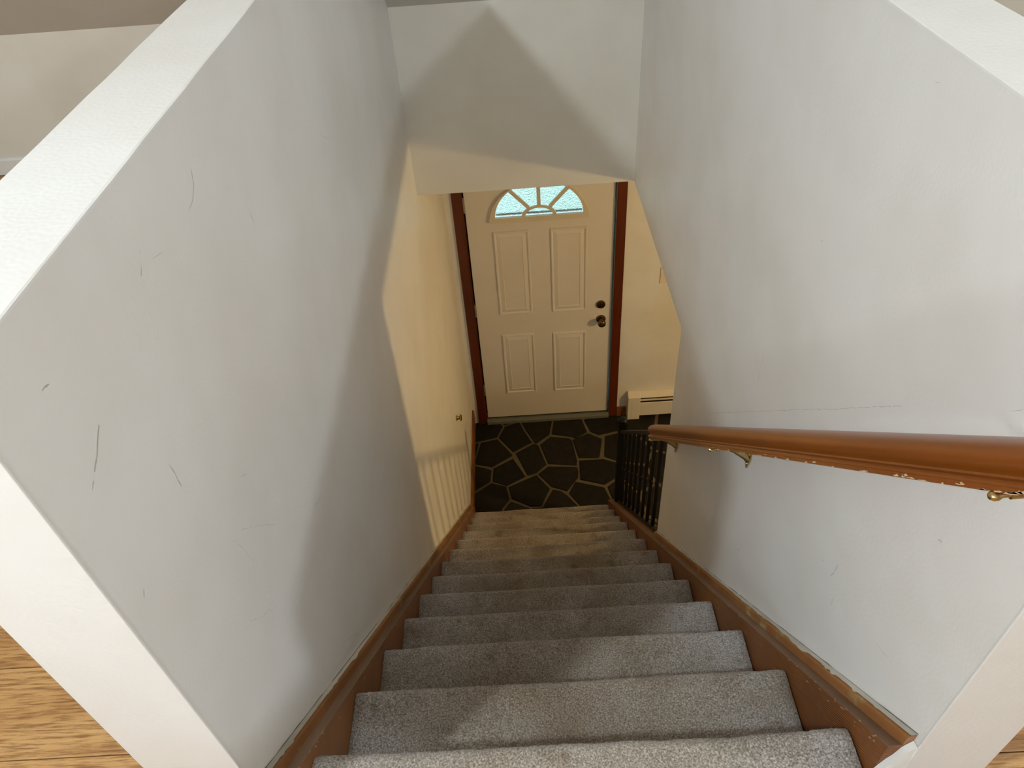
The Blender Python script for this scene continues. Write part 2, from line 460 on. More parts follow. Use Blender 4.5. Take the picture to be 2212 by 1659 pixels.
# right of the railing
STONES += [[(0.74,3.97),(0.98,3.98),(0.93,3.8),(0.80,3.74),(0.71,3.79)],[(0.99,3.98),(1.25,3.98),(1.27,3.8),(1.08,3.70),(0.94,3.79)],
[(0.68,3.77),(0.79,3.73),(0.88,3.58),(0.80,3.45),(0.64,3.49)],[(0.80,3.73),(0.94,3.79),(1.07,3.69),(1.05,3.52),(0.89,3.58)],
[(0.63,3.48),(0.80,3.44),(0.84,3.27),(0.72,3.2),(0.62,3.34)],[(0.81,3.45),(0.89,3.57),(1.05,3.51),(1.08,3.33),(0.95,3.22),(0.85,3.28)],
[(0.63,3.32),(0.72,3.19),(0.74,3.02),(0.66,2.97)],[(0.73,3.19),(0.84,3.26),(0.95,3.21),(0.98,3.02),(0.85,2.93),(0.75,3.01)],
[(0.63,2.94),(0.74,3.0),(0.84,2.92),(0.80,2.72),(0.63,2.70)],[(0.86,2.92),(0.98,3.01),(1.14,2.94),(1.12,2.74),(0.96,2.66),(0.81,2.72)],
[(0.63,2.69),(0.80,2.71),(0.86,2.56),(0.78,2.42),(0.63,2.46)],[(0.81,2.71),(0.96,2.65),(1.0,2.48),(0.87,2.56)],
[(0.63,2.45),(0.78,2.41),(0.82,2.22),(0.72,2.14),(0.63,2.2)],[(0.79,2.42),(0.87,2.55),(1.0,2.47),(1.04,2.28),(0.90,2.17),(0.83,2.23)],
[(0.63,2.18),(0.72,2.13),(0.76,1.94),(0.63,1.9)],[(0.73,2.13),(0.82,2.21),(0.90,2.16),(0.95,1.98),(0.77,1.93)],
[(1.06,3.32),(1.07,3.5),(1.3,3.6),(1.34,3.38),(1.2,3.25)],[(0.99,3.02),(0.96,3.2),(1.07,3.31),(1.2,3.24),(1.15,2.95)],
[(1.06,3.68),(1.27,3.79),(1.46,3.7),(1.31,3.61),(1.07,3.52)],[(1.01,2.48),(0.97,2.65),(1.12,2.73),(1.3,2.6),(1.2,2.4),(1.05,2.29)]]
def shrink(poly, d):
    n = len(poly); out = []
    a = sum(poly[i][0]*poly[(i+1)%n][1] - poly[(i+1)%n][0]*poly[i][1] for i in range(n))
    sg = 1 if a > 0 else -1
    for i in range(n):
        p, q, r = Vector(poly[i-1]), Vector(poly[i]), Vector(poly[(i+1)%n])
        e1 = (q-p).normalized(); e2 = (r-q).normalized()
        n1 = Vector((-e1.y, e1.x))*sg; n2 = Vector((-e2.y, e2.x))*sg
        b2 = (n1+n2)
        if b2.length < 1e-3: b2 = n1
        b2.normalize()
        k = d / max(0.45, b2.dot(n1))
        out.append((q.x + b2.x*k, q.y + b2.y*k))
    return out
for poly in STONES:
    p = shrink(poly, 0.0075)
    n = len(p)
    zt = random.uniform(0.0, 0.003)
    q = shrink(p, 0.004)
    vs = [(x, y, -0.02) for x, y in p] + [(x, y, zt-0.004) for x, y in p] + [(x, y, zt) for x, y in q]
    fs = [tuple(range(n))[::-1]] + [(i, (i+1)%n, (i+1)%n+n, i+n) for i in range(n)] + [(i+n, (i+1)%n+n, (i+1)%n+2*n, i+2*n) for i in range(n)] + [tuple(range(2*n, 3*n))]
    MB().add(vs, fs).build('flagstone', 'slate', fl)

# caps and end boards of the half walls
def slab_cap(name, x0, x1, y0, y1, z0, z1, label):
    mb = MB()
    # gently uneven painted board
    ny = 40
    vs, fs = [], []
    for i in range(ny + 1):
        y = y0 + (y1 - y0) * i / ny
        w = 0.0012 * noise.noise((y * 9, x0 * 5, 1.3))
        for (x, z) in ((x0 - w, z0), (x0 - w, z1 - 0.001), (x0 + 0.002, z1), (x1 - 0.002, z1), (x1 + w, z1 - 0.001), (x1 + w, z0)):
            vs.append((x, y, z + (0.0006 * noise.noise((y * 14, x * 9, 4.0)) if z > z0 else 0)))
    for i in range(ny):
        for k in range(6):
            a = i*6 + k; b2 = i*6 + (k+1) % 6
            fs.append((a, b2, b2+6, a+6))
    fs += [(0,1,2,3,4,5)[::-1], tuple(ny*6 + k for k in range(6))]
    mb.add(vs, fs)
    return struct(mb, name, 'trim_white', label, 'trim')
slab_cap('trim_1', XL-TW-0.001, XL+0.002, YE_L-0.0035, YH-(ZC_L-ZK)-0.002, ZC_L-0.0038, ZC_L, 'bright white cap on top of the left half wall')
slab_cap('trim_2', XR-0.002, XR+TW+0.001, YE_R-0.0035, YH-(ZC_R-ZK)-0.002, ZC_R-0.0038, ZC_R, 'bright white cap on top of the right half wall')
struct(MB().box(XL-TW, XL+0.001, YE_L-0.0035, YE_L-0.0002, ZF+0.0005, ZC_L-0.004), 'trim_3', 'trim_white', 'white board on the near end of the left half wall', 'trim', 0.0008)
t4 = struct(MB().box(XR-0.001, XR+TW, YE_R-0.0035, YE_R-0.0002, ZF+0.0005, ZC_R-0.004), 'trim_4', 'trim_white', 'white board on the near end of the right half wall', 'trim', 0.0008)
# lumpy painted foot that laps over the stringer end
mb = MB(); vs = []; fs = []
for i in range(9):
    t = i / 8
    for k in range(7):
        u = k / 6
        x = XR - 0.034 + 0.033 * u
        top = TR(YE_R) - 0.022 - 0.105 * (1 - u) ** 1.2 + 0.012 * noise.noise((u * 13, 0.3, 2))
        z = ZF + 0.001 + (top - ZF) * t
        y = YE_R - 0.003 + 0.0015 * noise.noise((u * 6, t * 7, 5)) + 0.010 * max(0, t - 0.8)
        vs.append((x, y, z))
fs = [(i*7+k, i*7+k+1, (i+1)*7+k+1, (i+1)*7+k) for i in range(8) for k in range(6)]
n0 = len(vs)
vs += [(x, YE_R + 0.0095, z - 0.002) for x, y, z in vs]
fs += [(a+n0, d+n0, c+n0, b2+n0) for a, b2, c, d in fs]
edge = [k for k in range(7)] + [i*7+6 for i in range(1, 9)] + [8*7+k for k in range(5, -1, -1)] + [i*7 for i in range(7, 0, -1)]
fs += [(edge[i], edge[(i+1) % len(edge)], edge[(i+1) % len(edge)]+n0, edge[i]+n0) for i in range(len(edge))]
mb.add(vs, fs).build('paint_foot', 'trim_white', t4, 0, 30)

# baseboards
struct(MB().prism([(XL+0.0005,0.0),(XL+0.014,0.0),(XL+0.014,0.12),(XL+0.009,0.14),(XL+0.0005,0.14)], 3.03, YD-0.001, 'y'),
       'baseboard_left', 'base', 'brown baseboard along the left entry wall', 'baseboard')
struct(MB().box(0.6665, 0.735, YD-0.014, YD-0.0005, 0.0, 0.085), 'baseboard_front', 'base', 'short brown baseboard between door casing and heater', 'baseboard', 0.002)
struct(MB().prism([(YH-0.0005,ZF+0.0005),(YH-0.013,ZF+0.0005),(YH-0.013,ZF+0.058),(YH-0.006,ZF+0.066),(YH-0.0005,ZF+0.066)], -3.4, XL-TW-0.001),
       'baseboard_far', 'trim_white', 'low white baseboard under the knee wall in the left room', 'baseboard')
struct(MB().prism([(YH-0.0005,ZF+0.0005),(YH-0.013,ZF+0.0005),(YH-0.013,ZF+0.058),(YH-0.006,ZF+0.066),(YH-0.0005,ZF+0.066)], XR+TW+0.001, 3.4),
       'baseboard_far_right', 'trim_white', 'low white baseboard under the knee wall in the right room', 'baseboard')

# wall wear: cracks and scuffs as thin ribbons lying on the walls
def ribbon(parent, x, sgn, pts, w, name, mat):
    P = [Vector((0, a, b2)) for a, b2 in pts]
    Q = []
    for i in range(len(P) - 1):
        k = max(2, int((P[i+1]-P[i]).length / 0.006))
        for j in range(k): Q.append(P[i].lerp(P[i+1], j / k))
    Q.append(P[-1])
    vs, fs = [], []
    for i, p in enumerate(Q):
        d = (Q[min(i+1, len(Q)-1)] - Q[max(i-1, 0)]).normalized()
        n = Vector((0, -d.z, d.y))
        jit = n * 0.0016 * noise.noise((p.y * 70, p.z * 70, 0.7))
        ww = w * (0.25 + 0.75 * abs(noise.noise((p.y * 160, p.z * 160, 3.1))) * 1.6) * (0.35 if i in (0, len(Q)-1) else 1)
        for s2 in (-1, 1):
            q = p + jit + n * ww * s2 * 0.5
            vs.append((x + sgn * 0.0004, q.y, q.z))
    for i in range(len(Q) - 1):
        if noise.noise((i * 0.9, pts[0][0] * 31, 8.0)) > -0.28:
            fs.append((2*i, 2*i+1, 2*i+3, 2*i+2))
    if fs:
        MB().add(vs, fs).build(name, mat, parent)
SL = [[(0.896,3.555),(0.888,3.536),(0.87,3.526),(0.85,3.523)],[(0.509,3.482),(0.484,3.465),(0.471,3.458),(0.456,3.449)],[(0.483,3.558),(0.476,3.56),(0.469,3.56)],
[(0.704,3.554),(0.702,3.548)],[(0.721,3.533),(0.735,3.529),(0.75,3.525)],[(0.695,3.542),(0.688,3.535),(0.683,3.532)],[(0.572,3.354),(0.573,3.336),(0.573,3.315)],
[(0.698,3.187),(0.713,3.173)],[(0.438,3.311),(0.432,3.304)],[(0.878,2.886),(0.915,2.864),(0.957,2.87),(1.001,2.877)],[(0.561,3.036),(0.582,3.006),(0.613,2.977),(0.619,2.961)],
[(0.608,3.163),(0.622,3.127),(0.632,3.08),(0.623,3.057)],[(0.639,3.141),(0.687,3.089),(0.73,3.033)],[(1.647,3.241),(1.622,3.272),(1.552,3.313)],[(0.586,2.797),(0.608,2.788)],
[(0.517,2.841),(0.529,2.837)],[(0.523,2.824),(0.533,2.824)],[(0.777,2.572),(0.83,2.504),(0.867,2.451)],[(1.041,3.414),(1.04,3.391)]]
SLW = [.0014,.003,.003,.0015,.0012,.0016,.0016,.0018,.0022,.0010,.0007,.0008,.0008,.0008,.001,.001,.001,.001,.0014]
SR = [[(1.483,2.46),(1.257,2.686),(1.051,2.893),(0.964,2.981),(0.862,3.081),(0.781,3.164),(0.713,3.231)],[(1.198,2.833),(1.197,2.885),(1.202,2.935)],[(1.101,2.354),(1.082,2.369)],
[(0.827,2.645),(0.812,2.64)],[(0.717,2.813),(0.713,2.834),(0.71,2.86)],[(0.562,2.874),(0.542,2.883),(0.526,2.892),(0.514,2.897)],[(0.55,3.152),(0.542,3.159),(0.545,3.152)],
[(0.619,3.051),(0.618,3.062)],[(0.884,3.605),(0.871,3.609)],[(1.071,3.273),(1.056,3.28)],[(1.483,3.223),(1.47,3.226)],[(0.69,2.79),(0.686,2.767)],[(0.759,2.804),(0.746,2.811)],[(0.55,3.381),(0.533,3.4)]]
SRW = [.0008,.0012,.003,.0014,.0022,.0011,.002,.0016,.0014,.0018,.0016,.002,.002,.0008]
for p, w in zip(SL, SLW): ribbon(wl, XL, 1, p, w, 'scuff', 'scuff')
for i, (p, w) in enumerate(zip(SR, SRW)): ribbon(wr, XR, -1, p, w, 'crack' if i == 0 else 'scuff', 'crack' if i == 0 else 'scuff')

# ================================================================== STAIRCASE
st = empty('staircase', (0.05, 2.95, 0.0), 'steep carpeted staircase with orange-brown wooden stringers going down to the entry', 'staircase')

def carpet_step(k):
    yk, zk = Y0 + k * RUN, Z0 - k * RISE
    yb = yk - RUN - 0.024 if k else 0.12
    zb = zk - RISE if k < NSTEP - 1 else 0.001
    fine = k < 4
    dx = 0.004 if k == 0 else 0.005 if fine else 0.012
    # profile: (y, z, normal y, normal z)
    prof = []
    r = 0.019
    ys = yb if k else 0.36
    if k == 0: prof.append((yb, zk, 0, 1))
    n = max(4, int((yk - r - ys) / (dx if fine else 0.02)))
    for i in range(n + 1): prof.append((ys + (yk - r - ys) * i / n, zk, 0, 1))
    for i in range(1, 9):
        t = math.pi * 0.5 - math.pi * 1.0 * i / 8
        prof.append((yk - r + r * math.cos(t), zk - r + r * math.sin(t), math.cos(t), math.sin(t)))
    prof.append((yk - r - 0.004, zk - 2*r - 0.004, 1, 0))
    zlow = ZF + 0.001 if k == 0 else zb + 0.0015
    if k == 0: zlow = zk - RISE + 0.0015
    prof.append((yk - r - 0.004, zlow, 1, 0))
    nx = int((CRX - CLX) / dx)
    vs, fs = [], []
    np_ = len(prof)
    for j in range(nx + 1):
        x = CLX + (CRX - CLX) * j / nx
        e = min(x - CLX, CRX - x)
        side = -0.007 * max(0, 1 - e / 0.02) ** 2
        for (y, z, ny, nz) in prof:
            d = 0.0016 * noise.noise((x * 260, y * 260, z * 260 + k)) * (1.0 if fine else 0.6) if fine else 0
            wob = 0.004 * noise.noise((x * 4.5, k * 3.7, 0.5)) + 0.0016 * noise.noise((x * 19, k * 1.7, y * 12))
            front = max(0, 1 - (yk - y) / 0.06)
            back = min(1, max(0, (y - yb) / 0.03))
            yy = y + ny * d + wob * front
            zz = z + nz * (d + side * back) + 0.003 * noise.noise((x * 5, y * 8, k * 2.1)) * nz * back
            vs.append((x, yy, zz))
    for j in range(nx):
        for i in range(np_ - 1):
            a = j*np_ + i
            fs.append((a, a+np_, a+np_+1, a+1))
    # close: underside corner line and ends
    low = prof[-1][1]
    b0 = len(vs)
    vs += [(CLX, yb, low), (CRX, yb, low)]
    fs.append(tuple([b0] + [i for i in range(np_)]))
    fs.append(tuple([b0+1] + [nx*np_ + i for i in range(np_)][::-1]))
    fs.append(tuple([j*np_ for j in range(nx+1)] + [b0+1, b0]))
    fs.append(tuple([j*np_+np_-1 for j in range(nx+1)][::-1] + [b0, b0+1]))
    MB().add(vs, fs).build('carpeted_step', 'carpet', st, 0, True)
for k in range(NSTEP): carpet_step(k)

# stringers: ribbed board, worn ledge, trim strip, paint line along the wall
def stringer(xw, sgn, T, y0, yend, ycut):
    """xw wall face, sgn +1 = left wall (board grows to +x)"""
    xi = xw + sgn * 0.031
    top = lambda y: T(y) - 0.031
    ks = MB().prism([(y0, top(y0)-0.0025), (yend, top(yend)-0.0025), (yend, 0.001), (yend-0.35, 0.001), (y0, max(ZF-0.42, 0.0))], xw + sgn*0.0008, xi)
    sb = ks.build('stringer', 'ribbed' if sgn < 0 else 'stringer', st)
    MB().prism([(y0, top(y0)-0.0025), (yend, top(yend)-0.0025), (yend, top(yend)), (y0, top(y0))], xw + sgn*0.0008, xi + sgn*0.0004).build('ledge', 'ledge', sb)
    xs = xw + sgn * 0.012
    prof = [(xw + sgn*0.0008, 0.0), (xs, 0.0), (xs, 0.024), (xw + sgn*0.010, 0.0285), (xw + sgn*0.006, 0.031), (xw + sgn*0.0008, 0.031)]
    ny = 60; vs = []; fs = []
    for i in range(ny+1):
        y = y0 + (ycut - y0) * i / ny
        for x, h in prof: vs.append((x, y, top(y) + h))
    n = len(prof)
    for i in range(ny):
        for k in range(n):
            a = i*n+k; b2 = i*n+(k+1) % n
            fs.append((a, b2, b2+n, a+n))
    fs += [tuple(range(n)), tuple(ny*n + k for k in range(n))[::-1]]
    MB().add(vs, fs).build('trim_strip', 'strip', sb)
    # ragged paint lapping from the wall onto the strip
    vs, fs = [], []
    ny = 420
    for i in range(ny+1):
        y = y0 + (ycut - y0) * i / ny
        big = max(0.0, 1 - (y - y0) / 0.7)
        w = 0.0004 + 0.0022 * big + (0.002 + 0.006 * big) * max(0, noise.noise((y*26, xw, 1)) + 0.45*noise.noise((y*130, xw, 7)))
        vs += [(xw + sgn*0.0004, y, top(y)+0.0335), (xw + sgn*0.0064, y, top(y)+0.0318), (xw + sgn*min(0.0128, 0.0064+w), y, top(y)+0.0318-max(0, w-0.002)*0.75)]
    for i in range(ny):
        for k in range(2): fs.append((i*3+k, i*3+k+1, i*3+k+4, i*3+k+3))
    MB().add(vs, fs).build('paint_line', 'caulk', sb)
    # dark open joint along the wall
    vs, fs = [], []
    for i in range(ny+1):
        y = y0 + (ycut - y0) * i / ny
        h = 0.0009 * max(0.05, 0.55 + noise.noise((y*34, xw, 12)))
        vs += [(xw + sgn*0.0005, y, top(y)+0.0340), (xw + sgn*0.0005, y, top(y)+0.0340+2*h)]
    for i in range(ny):
        if noise.noise((i*0.11, xw, 3)) > -0.25: fs.append((i*2, i*2+1, i*2+3, i*2+2))
    MB().add(vs, fs).build('open_joint', 'dark', sb)['kind'] = 'stuff'
    # small chips knocked off the edge
    rr = random.Random(3 if sgn > 0 else 4)
    vs, fs = [], []
    for i in range(34):
        y = y0 + 0.02 + 0.75 * rr.random() ** 1.6
        l = rr.uniform(0.003, 0.011); hh = rr.uniform(0.0008, 0.0022); dz = -rr.random() ** 2 * 0.028
        x = xi + sgn * 0.0007
        b0 = len(vs)
        for (a, q) in ((0, 0), (l*0.5, hh), (l, 0.0), (l*0.5, -hh)):
            vs.append((x, y + a, top(y + a) + dz + q))
        fs.append((b0, b0+1, b0+2, b0+3))
    MB().add(vs, fs).build('chipped_edge', 'chip', sb)['kind'] = 'stuff'
    return sb
stringer(XL, 1, TL, 0.4080, 3.03, 3.0)
stringer(XR, -1, TR, 0.4170, 3.01, YW)
# curb that carries the railing beyond the wall end
cap = lambda y: TR(y) - 0.0305
MB().prism([(YW+0.001, cap(YW+0.001)), (3.01, cap(3.01)), (3.01, 0.001), (2.6, 0.001), (YW+0.001, cap(YW)-0.5)], XR, XR+0.052).build('curb', 'stringer', st)

# ================================================================== HANDRAIL
hr = empty('handrail', (0.44, 1.8, 2.067), 'varnished reddish-brown wooden handrail on brass brackets along the right wall', 'handrail')
HX = 0.440
HZ = lambda y: 2.867 - (y - 1.0) * 1.002
dirv = Vector((0, 1, -1.002)).normalized(); nrm = Vector((0, 1.002, 1)).normalized()
half = [(0.000, 0.0238), (0.009, 0.0234), (0.0165, 0.0218), (0.0222, 0.0188), (0.0258, 0.0146), (0.0274, 0.0098), (0.0272, 0.0056), (0.0252, 0.0014),
        (0.0222, -0.0022), (0.0192, -0.0056), (0.0176, -0.0090), (0.0182, -0.0112), (0.0252, -0.0124), (0.0276, -0.0142), (0.0276, -0.0170), (0.0258, -0.0180), (0.0258, -0.0238)]
prof = [(-x, n) for x, n in half[::-1]] + [(x, n) for x, n in half[1:]]
ya, yb = -0.25, 1.792
ny = 120; vs = []; fs = []
for i in range(ny+1):
    y = ya + (yb - ya) * i / ny
    c = Vector((HX, y, HZ(y)))
    endk = 0.86 if i == ny else 1.0
    if i == ny: c += dirv * 0.004
    for (x, n) in prof:
        wear = 0.0
        if n < -0.0185: wear = 0.0012 * max(0, noise.noise((y*60, x*40, 2)))
        p = c + Vector((x * endk, 0, 0)) + nrm * (n * endk + wear)
        vs.append(p)
n = len(prof)
for i in range(ny):
    for k in range(n):
        a = i*n+k; b2 = i*n+(k+1) % n
        fs.append((a, b2, b2+n, a+n))
fs += [tuple(range(n)), tuple(ny*n+k for k in range(n))[::-1]]
rail = MB().add(vs, fs).build('rail', 'rail', hr, 0, 24)
rr = random.Random(11)
vs, fs = [], []
for i in range(60):                                   # worn lower edge and nicks
    y = 0.3 + 1.2 * rr.random()
    l = rr.uniform(0.006, 0.03) * (1.2 - 0.5 * y); hh = rr.uniform(0.0008, 0.0026) * (1.3 - 0.5 * y)
    nn = -0.0232 + rr.random() ** 3 * 0.0035
    x = HX - 0.0262
    c = Vector((x, y, HZ(y))) + nrm * nn
    b0 = len(vs)
    for a, q in ((0, 0), (0.3, 1), (0.6, 0.4), (1, 0.1), (0.7, -0.4), (0.3, -0.3)):
        vs.append(c + dirv * (l * a) + nrm * (hh * q))
    fs.append(tuple(range(b0, b0+6)))
MB().add(vs, fs).build('worn_edge', 'chip', rail)['kind'] = 'stuff'
def bracket(y):
    zb = HZ(y) - 0.0238 * 1.414                       # underside of the rail
    by = y + 0.0; 
    e = bpy.data.objects.new('bracket', None); e.empty_display_size = 0.05
    COL.objects.link(e); e.parent = hr
    e.location = Vector((XR, y, zb)) - wloc(hr)
    # bolt that crosses under the rail, ending in a ball
    zc = zb - 0.005
    MB().lathe([(0, 0.0005), (0.001, 0.0035), (0.004, 0.0052), (0.008, 0.0052), (0.011, 0.0036), (0.013, 0.0028), (0.019, 0.0026), (0.0195, 0.0044), (0.050, 0.0044), (0.052, 0.003)],
               (HX-0.030, y, zc), (1, 0, 0), 14).build('bolt', 'brass', e, 0, True)
    # tapering arm down to the wall
    MB().tube([(HX+0.014, y, zc), (HX+0.030, y, zc-0.006), (HX+0.048, y, zc-0.018), (XR-0.005, y, zc-0.030), (XR-0.0015, y, zc-0.036)],
              [0.0045, 0.0065, 0.0095, 0.0125, 0.013], 14).build('arm', 'brass', e, 0, True)
    # leaf shaped wall plate
    pl = [(0, 0.010), (0.010, 0.004), (0.014, -0.012), (0.012, -0.030), (0.007, -0.046), (0.0025, -0.053), (0.004, -0.058), (0, -0.064)]
    pl = pl + [(-a, q) for a, q in pl[-2:0:-1]]
    MB().prism([(y + a, zc - 0.008 + q) for a, q in pl], XR-0.005, XR-0.0006).build('wall_plate', 'brass', e, 0.001)
    MB().lathe([(0, 0.0035), (0.0022, 0.0030), (0.003, 0.0005)], (XR-0.005, y, zc-0.056), (-1, 0, 0), 10).build('screw', 'brass', e, 0, True)
for y in (0.415, 1.150, 1.745): bracket(y)

# ================================================================== RAILING
RX = 0.532
rg = empty('railing', (RX, 2.93, 0.2), 'black iron railing with thin square balusters beside the lowest steps', 'railing')
bz = lambda y: TR(y) - 0.0295                          # top of curb
tz = lambda y: 1.605 - 1.03 * (y - 2.245)
def sloped_bar(z0f, h0, h1, y0, y1, hw):
    return MB().prism([(y0, z0f(y0)+h0), (y1, z0f(y1)+h0), (y1, z0f(y1)+h1), (y0, z0f(y0)+h1)], RX-hw, RX+hw)
sloped_bar(bz, 0.0, 0.016, YW+0.004, 2.90, 0.011).build('bottom_rail', 'iron', rg, 0.001)
sloped_bar(tz, -0.028, 0.0, YW+0.004, 2.905, 0.017).build('top_rail', 'iron', rg, 0.003)
yn, hn = 2.925, 0.023
nw = MB().box(RX-hn, RX+hn, yn-hn, yn+hn, bz(yn-hn)-0.028, 0.965).build('newel', 'iron', rg, 0.002)
MB().box(RX-0.028, RX+0.028, yn-0.028, yn+0.028, 0.965, 0.975).lathe([(0, 0.018), (0.004, 0.022), (0.014, 0.026), (0.022, 0.022), (0.027, 0.012), (0.029, 0.001)], (RX, yn, 0.974), (0, 0, 1), 16).build('newel_cap', 'iron', nw, 0, True)
for i in range(9):
    y = 1.927 + 0.1095 * i
    bl = MB().box(RX-0.0075, RX+0.0075, y-0.0075, y+0.0075, bz(y)+0.008, tz(y)-0.014).build('baluster', 'iron', rg, 0.001)
    zc = (bz(y) + tz(y)) / 2
    MB().lathe([(0, 0.0080), (0.004, 0.0112), (0.010, 0.0112), (0.014, 0.0080)], (RX, y, zc-0.011), (0, 0, 1), 8).build('collar', 'iron', bl)

# ================================================================== FRONT DOOR
dy = 3.965                                             # door face
dr = empty('door_1', (0.15, dy, 0.0), 'white four-panel front door with a half-round fanlight and bronze knob', 'door')
dr['kind'] = 'structure'
DX0, DX1, DZ0, DZ1 = -0.295, 0.5965, 0.045, 2.045
FCX, FZ, FA, FB = 0.1445, 1.7066, 0.282, 0.243
arc = lambda a, b2, z0, n=28, t0=0.0, t1=math.pi: [(FCX + a*math.cos(t0+(t1-t0)*i/n), z0 + b2*math.sin(t0+(t1-t0)*i/n)) for i in range(n+1)]
sl = MB().box(DX0, DX1, dy, dy+0.044, DZ0, FZ)
sl.prism([(DX0, FZ), (DX0, DZ1), (DX1, DZ1), (DX1, FZ)] + arc(FA, FB, FZ), dy, dy+0.044, 'y')
slab = sl.build('slab', 'door', dr)
def door_panel(x0, x1, z0, z1):
    steps = [(0, 0.0002), (0.004, 0.0085), (0.011, 0.0080), (0.017, 0.0015), (0.044, 0.0075), (0.0475, 0.0050), (0.051, 0.0050)]
    vs, fs = [], []
    for d, h in steps:
        vs += [(x0+d, dy-h, z0+d), (x1-d, dy-h, z0+d), (x1-d, dy-h, z1-d), (x0+d, dy-h, z1-d)]
    for i in range(len(steps)-1):
        for k in range(4):
            a = i*4+k; b2 = i*4+(k+1) % 4
            fs.append((a, b2, b2+4, a+4))
    e = (len(steps)-1)*4
    fs.append((e, e+1, e+2, e+3))
    fs.append((0, 3, 2, 1))
    MB().add(vs, fs).build('panel', 'door', dr)
for q in ((-0.142, 0.0785, 0.996, 1.625), (0.2075, 0.435, 0.993, 1.625), (-0.140, 0.0795, 0.283, 0.822), (0.2065, 0.433, 0.279, 0.816)): door_panel(*q)
# fanlight
z0 = 1.689
zg = 1.7215                                            # sight line of the glass
oa, ob, ga, gb = 0.301, 0.260, 0.264, 0.2245
fan = MB().prism([(FCX+oa, z0), *arc(oa, ob, z0, 32)[1:-1], (FCX-oa, z0), (FCX-ga, zg), *arc(ga, gb, zg, 32)[::-1][1:-1], (FCX+ga, zg)], dy-0.017, dy+0.004, 'y')
fan.box(FCX-oa, FCX+oa, dy-0.0165, dy+0.004, z0, zg-0.0005)
fan = fan.build('fanlight_frame', 'fan', dr, 0.0025)
ia, ib = 0.1052, 0.0705
MB().prism(arc(ia, ib, zg-0.002, 20) + arc(ia-0.022, ib-0.016, zg-0.002, 20)[::-1], dy-0.014, dy-0.001, 'y').build('muntin', 'fan', fan, 0.002)
def spoke(x0, z0_, x1, z1_, w=0.0112):
    d = Vector((x1-x0, z1_-z0_)).normalized(); nn = Vector((-d.y, d.x)) * w
    MB().prism([(x0-nn.x, z0_-nn.y), (x1-nn.x, z1_-nn.y), (x1+nn.x, z1_+nn.y), (x0+nn.x, z0_+nn.y)], dy-0.0135, dy-0.001, 'y').build('muntin', 'fan', fan, 0.002)
spoke(FCX, 1.781, FCX, 1.948)
spoke(0.0824, 1.778, -0.0298, 1.901)
spoke(0.2095, 1.778, 0.3236, 1.901)
MB().box(FCX-0.260, FCX+0.260, dy+0.020, dy+0.030, zg+0.0005, zg+0.0145).build('glazing_bar', 'silver', fan, 0.001)
# five panes
def pane(poly): MB().prism(poly, dy+0.010, dy+0.016, 'y').build('pane', 'glass', fan)
def sect(t0, t1):
    return arc(0.268, 0.2285, zg-0.002, 10, t0, t1) + arc(ia-0.008, ib-0.006, zg-0.002, 8, t0, t1)[::-1]
pane(arc(ia-0.008, ib-0.006, zg-0.002, 14))
for t0, t1 in ((0, 0.83), (0.83, math.pi/2), (math.pi/2, math.pi-0.83), (math.pi-0.83, math.pi)): pane(sect(t0, t1))
# hardware
def rosette(x, z, r): 
    return [(0, r), (0.004, r), (0.008, r*0.93), (0.010, r*0.70)]
db = MB().lathe([(0, 0.031), (0.006, 0.031), (0.012, 0.027), (0.014, 0.016), (0.017, 0.015), (0.018, 0.002)], (0.529, dy, 1.0295), (0, -1, 0), 24).build('deadbolt', 'bronze', dr, 0, True)
MB().box(0.5265, 0.5315, dy-0.030, dy-0.016, 1.0135, 1.0455).build('thumb_turn', 'bronze', db, 0.002)
kb = MB().lathe([(0, 0.0325), (0.005, 0.0325), (0.011, 0.028), (0.014, 0.015), (0.030, 0.0115), (0.036, 0.018), (0.044, 0.0255), (0.054, 0.0275), (0.062, 0.0255), (0.068, 0.019), (0.070, 0.002)], (0.532, dy, 0.9075), (0, -1, 0), 26).build('knob', 'bronze', dr, 0, True)
MB().lathe([(0, 0.009), (0.0015, 0.009), (0.002, 0.0005)], (0.532, dy-0.0695, 0.9075), (0, -1, 0), 14).build('lock_button', 'brass', kb, 0, True)
for z in (0.327, 1.0415, 1.816):
    h = MB().tube([(DX0-0.006, dy-0.005, z-0.05), (DX0-0.006, dy-0.005, z+0.05)], 0.0055, 10).box(DX0-0.010, DX0+0.002, dy-0.002, dy+0.003, z-0.05, z+0.05)
    h.build('hinge', 'silver', dr)
MB().box(DX0, DX1, dy-0.004, dy+0.04, 0.040, DZ0).build('door_sweep', 'dark', dr)

for xa, xb in ((DX0-0.012, DX0+0.010), (DX1-0.010, DX1+0.010)):
    MB().box(xa, xb, dy+0.0445, dy+0.060, DZ0, DZ1+0.02).build('seal', 'dark', dr)
# casing, stop strip and sill
cs = MB().box(-0.368, -0.310, YD-0.011, YD-0.0003, 0.0, 2.06)
trl = struct(cs, 'trim_5', 'casing', 'reddish-brown casing on the hinge side of the front door', 'trim', 0.004)
MB().box(-0.345, -0.304, YD, dy+0.05, 0.0, 2.06).build('jamb', 'casing', trl)
MB().box(-0.3195, -0.3085, YD-0.0205, YD-0.018, 0.0, 2.03).build('edge_strip', 'plate', trl) if False else None
cs = MB().box(0.6075, 0.6665, YD-0.011, YD-0.0003, 0.0, 2.06)
trr = struct(cs, 'trim_6', 'casing', 'reddish-brown casing on the knob side of the front door', 'trim', 0.004)
MB().box(0.6075, 0.648, YD, dy+0.05, 0.0, 2.06).build('jamb', 'casing', trr)
MB().box(0.6045, 0.6073, YD-0.008, YD+0.006, 0.04, 2.045).build('weather_strip', 'silver', trr)
